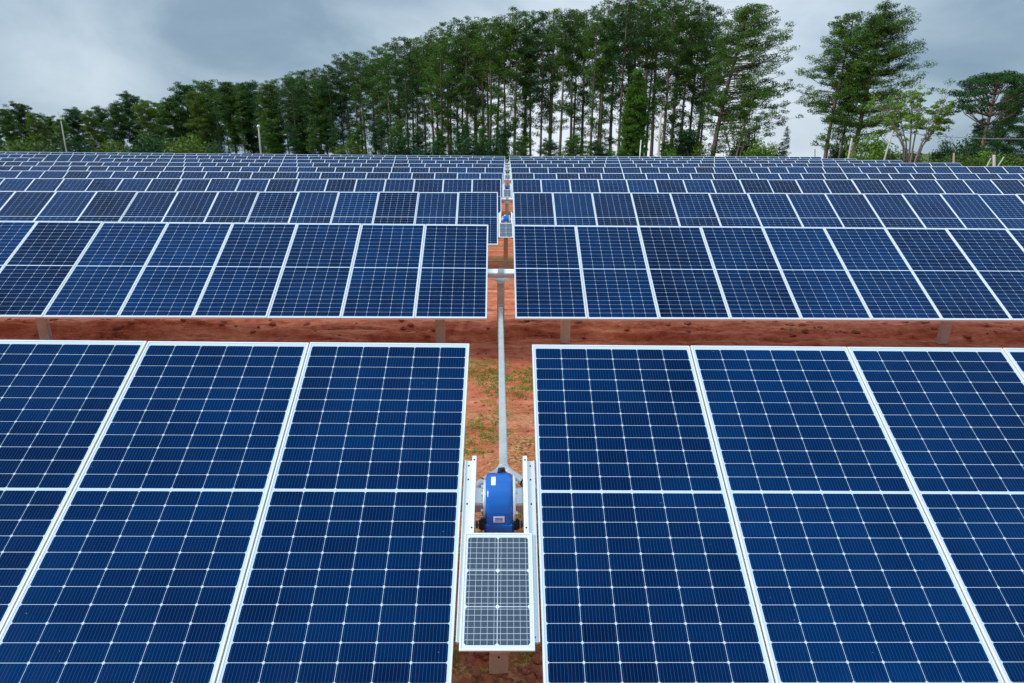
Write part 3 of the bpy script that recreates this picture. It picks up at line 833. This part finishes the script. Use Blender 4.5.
place_tree('pine_tree', B4, 841, 34, 86, 'thin dark pine squeezed between the two big pines at right', 'tree', rot=0, base_px=840)
B5 = pine(35, H=12, base=.4, rmax=5.0, nb=44, lean=(2.6, 0), cr=.8, leaves=50, ls=.16, trunk_r=.22, side=(.55, 0), low=0, prof='round', bark='bark')
place_tree('pine_tree', B5, 728, 88, 90, 'short bent pine with drooping limbs reaching into the open sky gap', 'tree', rot=0, base_px=732)
# conical conifer, small grey conifer
Cn = pine(41, H=14, base=.04, rmax=2.7, nb=230, cr=.75, leaves=60, ls=.17, prof='cone', needles='needles', trunk_r=.22, low=0)
place_tree('conical_tree', Cn, 632, 70, 88, 'dark conical evergreen with foliage to the ground, left of the concrete pole', 'tree', base_px=632)
Cn2 = pine(42, H=8, base=.05, rmax=1.4, nb=60, cr=.4, leaves=26, ls=.10, prof='cone', needles='grey_needles', trunk_r=.1, low=0)
place_tree('conical_tree', Cn2, 787, 126, 90, 'small grey green conical tree standing in the open sky gap', 'tree')
# dark pine behind the araucaria
Dk = pine(43, H=17, base=.06, rmax=4.6, nb=120, cr=1.0, leaves=60, ls=.18, prof='cone', needles='needles_dark', low=0)
place_tree('dark_conifer', Dk, 1016, 84, 78, 'very dark broad conifer at the right edge behind the umbrella tree', 'tree')
place_tree('dark_conifer', Dk, 1046, 80, 80, 'very dark broad conifer just past the right edge', 'tree')
place_tree('dark_conifer', Dk, 984, 118, 84, 'low dark conifer left of the umbrella tree trunk', 'tree')

def araucaria():
    rg = random.Random(51); bt = bmesh.new(); bc = bmesh.new(); H = 12.5
    tube(bt, [Vector((0, 0, H * i / 8)) for i in range(9)], [.30 * (1 - .6 * i / 8) for i in range(9)], 9)
    for tier, (h0, R, z1, n) in enumerate(((7.0, 3.4, 9.4, 9), (8.0, 4.2, 10.9, 11), (9.3, 3.6, 12.0, 11), (10.6, 2.4, 12.7, 9), (11.6, 1.1, 13.0, 6))):
        for k in range(n):
            a = 6.283 * (k + rg.uniform(-.2, .2)) / n + tier; r = R * rg.uniform(.85, 1.1)
            d = Vector((math.cos(a), math.sin(a), 0)); zz = z1 + rg.uniform(-.3, .3)
            p = [Vector((0, 0, h0)), d * r * .4 + Vector((0, 0, h0 + (zz - h0) * .18)), d * r * .8 + Vector((0, 0, h0 + (zz - h0) * .55)), d * r + Vector((0, 0, zz - .2))]
            tube(bt, p, [.09, .07, .05, .03], 5, caps=False)
            clump(bc, p[3] + Vector((0, 0, .1)), .95, 330, .12, rg, .5)
            if rg.random() < .6: clump(bc, p[2] + Vector((0, 0, .35)), .7, 150, .12, rg, .5)
    for k in range(16):
        a = rg.random() * 6.28; z = rg.uniform(3.5, 7); r = rg.uniform(1, 2.6); d = Vector((math.cos(a), math.sin(a), .1))
        tube(bt, [Vector((0, 0, z)), Vector((0, 0, z)) + d * r], [.06, .02], 4, caps=False); clump(bc, Vector((0, 0, z)) + d * r, .7, 90, .13, rg, .6)
    mt = bpy.data.meshes.new('trunk'); bt.to_mesh(mt); bt.free(); mt.materials.append(M['bark'])
    mc = bpy.data.meshes.new('crown'); bc.to_mesh(mc); bc.free(); mc.materials.append(M['needles_dark'])
    return mt, mc, 13.1
place_tree('umbrella_tree', araucaria(), 1000, 73, 66, 'dark umbrella shaped tree with upturned limbs, near the right edge', 'tree')

def open_tree(seed, H, spread, stems, needles, ncl=26, bark='bark_pale', fan=1.0, ls=.11, cr=.55, lv=40):
    rg = random.Random(seed); bt = bmesh.new(); bc = bmesh.new()
    for s in range(stems):
        a = -1.3 + 2.6 * s / max(1, stems - 1) + rg.uniform(-.15, .15)
        top = Vector((math.sin(a) * spread * fan, rg.uniform(-1, 1) * spread * .5, H * (.72 + .28 * math.cos(a * .9)) ))
        b = Vector((math.sin(a) * .4, 0, 0))
        m1 = b.lerp(top, .35) + Vector((-math.sin(a) * spread * .12, 0, H * .08)); m2 = b.lerp(top, .7) + Vector((rg.uniform(-.3, .3), 0, H * .04))
        tube(bt, [b, m1, m2, top], [.13, .09, .06, .02], 6, caps=False)
        for k in range(ncl // stems * 2):
            f = rg.uniform(.35, 1.0); q = m1.lerp(top, f) + Vector((rg.gauss(0, .9), rg.gauss(0, .9), rg.gauss(0, .55)))
            q0 = m1.lerp(top, max(0, f - .15))
            tube(bt, [q0, q], [.03, .012], 3, caps=False)
            clump(bc, q, cr * rg.uniform(.5, 1.2), lv, ls, rg, .55)
    mt = bpy.data.meshes.new('trunk'); bt.to_mesh(mt); bt.free(); mt.materials.append(M[bark])
    mc = bpy.data.meshes.new('crown'); bc.to_mesh(mc); bc.free(); mc.materials.append(M[needles])
    return mt, mc, H
place_tree('open_tree', open_tree(61, 8.5, 3.8, 8, 'leaf_bright', 84, lv=70), 925, 93, 70, 'airy pale green tree with several fanned stems, left of the umbrella tree', 'tree', rot=0)
place_tree('open_tree', open_tree(62, 6.0, 2.6, 5, 'needles', 34), 740, 118, 88, 'low many-stemmed tree with bare forked limbs beside the big leaning pine', 'tree', rot=.2)

def bush(seed, w, h, needles, n=62, ls=.15):
    rg = random.Random(seed); bt = bmesh.new(); bc = bmesh.new()
    for k in range(5):
        a = rg.random() * 6.28; tube(bt, [Vector((0, 0, 0)), Vector((math.cos(a) * w * .3, math.sin(a) * w * .3, h * .7))], [.06, .02], 4, caps=False)
    for k in range(n):
        u = Vector((rg.gauss(0, 1), rg.gauss(0, 1), abs(rg.gauss(0, 1)))).normalized() * rg.uniform(.45, 1)
        clump(bc, Vector((u.x * w * .5 * .85, u.y * w * .5 * .85, u.z * h * .85)), min(w, h) * .24 * rg.uniform(.7, 1.2), 70, ls, rg, .75)
    mt = bpy.data.meshes.new('stems'); bt.to_mesh(mt); bt.free(); mt.materials.append(M['bark'])
    mc = bpy.data.meshes.new('foliage'); bc.to_mesh(mc); bc.free(); mc.materials.append(M[needles])
    return mt, mc, h
def place_bush(proto, px, top, Y, wpx, label, w0, group=None):
    mt, mc, H = proto; p = at(px, top - 4, Y); gz = ground_base(p.x, p.y)
    root = empty('bush', (p.x, Y, gz - .1)); sw = 1.25 * wpx / FPX * Y / w0
    root.scale = (sw, sw, (p.z - gz) / H); root.rotation_euler = (0, 0, R0.random() * 6.28)
    tag(root, label, 'bush', group)
    link(bpy.data.objects.new('stems', mt), root); link(bpy.data.objects.new('foliage', mc), root)
bd = bush(71, 5, 4.5, 'needles_dark'); bo = bush(72, 5, 4.5, 'needles_olive'); bb = bush(73, 5, 4, 'leaf_bright')
G = 'bushes at the foot of the tree line'
for pr, px, top, Y, w, lab in (
    (bd, 401, 134, 112, 34, 'dark bush under the pines, farthest left of the dark bushes'), (bo, 352, 141, 130, 36, 'olive bush under the pines, between the pale pole and the dark bushes'),
    (bd, 432, 140, 106, 30, 'dark bush under the pines, second from the left of the dark bushes'), (bd, 466, 134, 100, 40, 'wide dark bush left of the gap between the panel wings'),
    (bd, 496, 136, 100, 30, 'dark bush just left of the gap between the panel wings, standing against open sky'),
    (bb, 566, 148, 96, 26, 'low bright green bush at the foot of the pines, right of the gap between wings'), (bo, 592, 144, 94, 30, 'low olive bush left of the conical evergreen'),
    (bb, 610, 147, 92, 24, 'low bright bush touching the left side of the conical evergreen'), (bd, 686, 128, 96, 34, 'rounded dark bush right of the concrete pole'),
    (bb, 672, 148, 86, 24, 'low bright bush at the foot of the concrete pole'), (bo, 700, 143, 88, 30, 'olive bush at the foot of the big leaning pine'),
    (bb, 761, 139, 80, 32, 'rounded bright green bush alone in the open sky gap'), (bb, 874, 129, 72, 44, 'bright yellow green bush right of the two big pines'),
    (bd, 748, 134, 94, 40, 'wide dark bush behind the rounded bright bush, left side of the sky gap'), (bo, 776, 142, 92, 22, 'small olive bush right of the rounded bright bush in the sky gap'),
    (bd, 846, 134, 90, 22, 'dark bush behind the two big pines'), (bd, 838, 148, 90, 20, 'lowest dark bush between the two big pines'),
    (bo, 905, 148, 72, 34, 'olive bush under the airy pale tree'), (bd, 948, 138, 80, 22, 'small dark bush between the airy tree and the umbrella tree'),
    (bo, 962, 153, 58, 40, 'low olive bush at the foot of the umbrella tree, on its left'), (bb, 990, 150, 58, 40, 'low bright bush behind the white gate posts at right'),
    (bo, 1018, 152, 58, 44, 'low olive bush at the right edge'), (bd, 975, 134, 64, 36, 'dark bush around the umbrella tree trunk')):
    place_bush(pr, px, top, Y, w, lab, 5, G)
for i, (px, top, w) in enumerate(((-10, 138, 40), (28, 136, 46), (72, 138, 40), (110, 139, 40), (150, 134, 44), (188, 133, 46), (214, 142, 24))):
    place_bush((bd, bo)[i % 2], px, top, interp(px, ZL) - 22, w, ('dark' if i % 2 == 0 else 'olive') + f' bush, {ordw[i]} from the left under the dense trees', 5, G)

# ------------------------------------------------------------------ poles, stakes, wire
def pole(px0, py0, px1, py1, Y, r, label, name='utility_pole', m='concrete', top='cap', cat='pole'):
    a = at(px1, py1, Y); b = at(px0, py0, Y)
    d = (b - a).normalized(); k = (a.z - ground_base(a.x, Y) + .3) / d.z
    foot = a - d * k
    root = empty(name, foot); tag(root, label, cat)
    bm = bmesh.new(); tube(bm, [Vector((0, 0, 0)), (b - foot) * .5, b - foot], [r, r * .85, r * .7], 10)
    mesh_obj('shaft', bm, M[m], root)
    tpv = b - foot
    if top == 'cross':
        bm = bmesh.new(); box(bm, tpv.x - .35, tpv.x + .35, tpv.y - .05, tpv.y + .05, tpv.z - .35, tpv.z - .22)
        mesh_obj('crossarm', bm, M[m], root)
        for s in (-1, 1):
            bm = bmesh.new(); tube(bm, [tpv + Vector((s * .28, 0, -.22)), tpv + Vector((s * .28, 0, -.02))], .04, 8); mesh_obj('insulator', bm, M['wire'], root)
    elif top == 'lamp':
        bm = bmesh.new(); bmesh.ops.create_icosphere(bm, subdivisions=2, radius=.22); 
        for v in bm.verts: v.co = v.co + tpv + Vector((0, 0, .1))
        mesh_obj('pole_cap', bm, M['sticker'], root)
    elif top == 'rod':
        bm = bmesh.new(); tube(bm, [tpv - Vector((0, 0, .1)), tpv + Vector((-.25, 0, 1.6))], .04, 6); mesh_obj('lightning_rod', bm, M['wood'], root)
    return b
pole(61, 121, 66.5, 152, 120, .13, 'thin slanted pole against the dense trees at far left', top='rod')
pole(258.5, 127, 261, 154, 95, .15, 'pale upright pole with a white cap in front of the left pines', top='lamp')
pole(661, 113, 658.5, 155, 76, .17, 'concrete pole with a short crossarm beside the conical evergreen', top='cross')
wl = pole(893, 130, 886, 154, 66, .11, 'slanted pale pole behind the bright bush at right, carrying the wire', top='cap')
pole(852, 138, 849, 155, 70, .13, 'short pale pole in front of the biggest pine', top='cap')
pole(641, 140, 640, 155, 80, .10, 'short grey pole in front of the conical evergreen', top='cap', m='galv')
pole(815, 149, 815, 156, 63, .05, 'thin dark stub on the end of the farthest row', name='stake', m='black', top='')
pole(954, 153, 953.5, 163, 52, .10, 'yellowish wooden stake past the end of the seventh row', name='stake', m='wood', top='')
pole(994, 155, 994, 166, 50, .14, 'thick whitish gate post near the right edge', name='gate_post', top='')
pole(1004, 157, 998, 166, 50, .07, 'thin leaning white stake right of the thick gate post', name='stake', top='')
pole(991, 158, 987, 166, 50, .06, 'thin leaning white stake left of the thick gate post', name='stake', top='')
wr = pole(1060, 120, 1062, 160, 58, .13, 'pale pole just outside the right edge, carrying the wire', top='cap')
wr2 = wr - Vector((0, 0, .3)); wl2 = wl - Vector((0, 0, .1))
wr2 = at(1061, 138, 58)
bm = bmesh.new(); pts = []
for i in range(25):
    f = i / 24; p = wl2.lerp(wr2, f); p = p - Vector((0, 0, .35 * 4 * f * (1 - f))); pts.append(p - wl2)
tube(bm, pts, .035, 6)
wo = mesh_obj('overhead_wire', bm, M['wire']); wo.location = wl2
tag(wo, 'overhead wire crossing in front of the umbrella tree at right', 'wire')

# ------------------------------------------------------------------ sky and light
SUN_EL, SUN_ROT = rad(33), rad(258)
w = bpy.data.worlds.new('World'); SC.world = w; w.use_nodes = True; t = w.node_tree; t.nodes.clear(); N = NT(t)
out = N.node('ShaderNodeOutputWorld'); bg = N.node('ShaderNodeBackground'); t.links.new(bg.outputs[0], out.inputs[0])
sky = N.node('ShaderNodeTexSky'); sky.sky_type = 'NISHITA'; sky.sun_disc = False; sky.sun_elevation = SUN_EL; sky.sun_rotation = SUN_ROT
sky.altitude = 900; sky.air_density = 1; sky.dust_density = 1.5
tc = N.node('ShaderNodeTexCoord').outputs['Generated']
sp = N.node('ShaderNodeSeparateXYZ'); t.links.new(tc, sp.inputs[0])
el = sp.outputs[2]
cl1 = N.noise(N.mapping(tc, scale=(1.0, 1.0, 2.0), loc=(.9, 0, .3)), 1.7, 7, .52, .5)
cl2 = N.noise(N.mapping(tc, scale=(1.0, 1.0, 1.7), loc=(2.3, 1, .7)), 4.2, 7, .55, .6)
f = N.m('ADD', N.m('MULTIPLY', cl1, .58), N.m('MULTIPLY', cl2, .42))
def lobe(px, py, sharp, amp):
    d = (CF + CR * ((px - 512) / FPX) - CU * ((py - 341.5) / FPX)).normalized()
    n = N.node('ShaderNodeVectorMath', operation='DOT_PRODUCT'); t.links.new(tc, n.inputs[0]); n.inputs[1].default_value = d
    return N.m('MULTIPLY', N.m('POWER', N.m('MAXIMUM', n.outputs['Value'], 0.0), sharp), amp)
for a in ((90, 108, 200, .12), (220, 50, 70, -.08), (400, 10, 60, .04), (600, 150, 24, .34), (780, 40, 60, .08), (970, 60, 70, -.05), (30, 20, 90, -.10)):
    f = N.m('ADD', f, lobe(*a))
cloud = N.ramp(f, [(.27, (.150, .240, .330)), (.42, (.235, .335, .435)), (.56, (.40, .505, .60)), (.76, (.70, .78, .86))])
zen = N.maprange(el, .25, .95, 1.0, 2.9)
cloud = N.mix(1.0, cloud, zen, 'MULTIPLY')
cl10 = N.mix(1.0, cloud, (10, 10, 10), 'MULTIPLY')
col = N.mix(.94, sky.outputs[0], cl10)
N.put(bg.inputs[0], col); bg.inputs[1].default_value = .1
sd = bpy.data.lights.new('sun', 'SUN'); sd.energy = 2.3; sd.angle = rad(18); sd.color = (1, .96, .9)
so = bpy.data.objects.new('sun', sd); COL.objects.link(so)
sdir = Vector((math.sin(SUN_ROT) * math.cos(SUN_EL), math.cos(SUN_ROT) * math.cos(SUN_EL), math.sin(SUN_EL)))
so.rotation_euler = sdir.to_track_quat('Z', 'Y').to_euler(); so.location = (0, 0, 30)

SC.render.engine = 'CYCLES'
SC.view_settings.view_transform = 'Standard'; SC.view_settings.look = 'None'; SC.view_settings.gamma = 1; SC.view_settings.use_curve_mapping = False
SC.view_settings.exposure = 0.22
SC.cycles.max_bounces = 6; SC.cycles.use_denoising = True
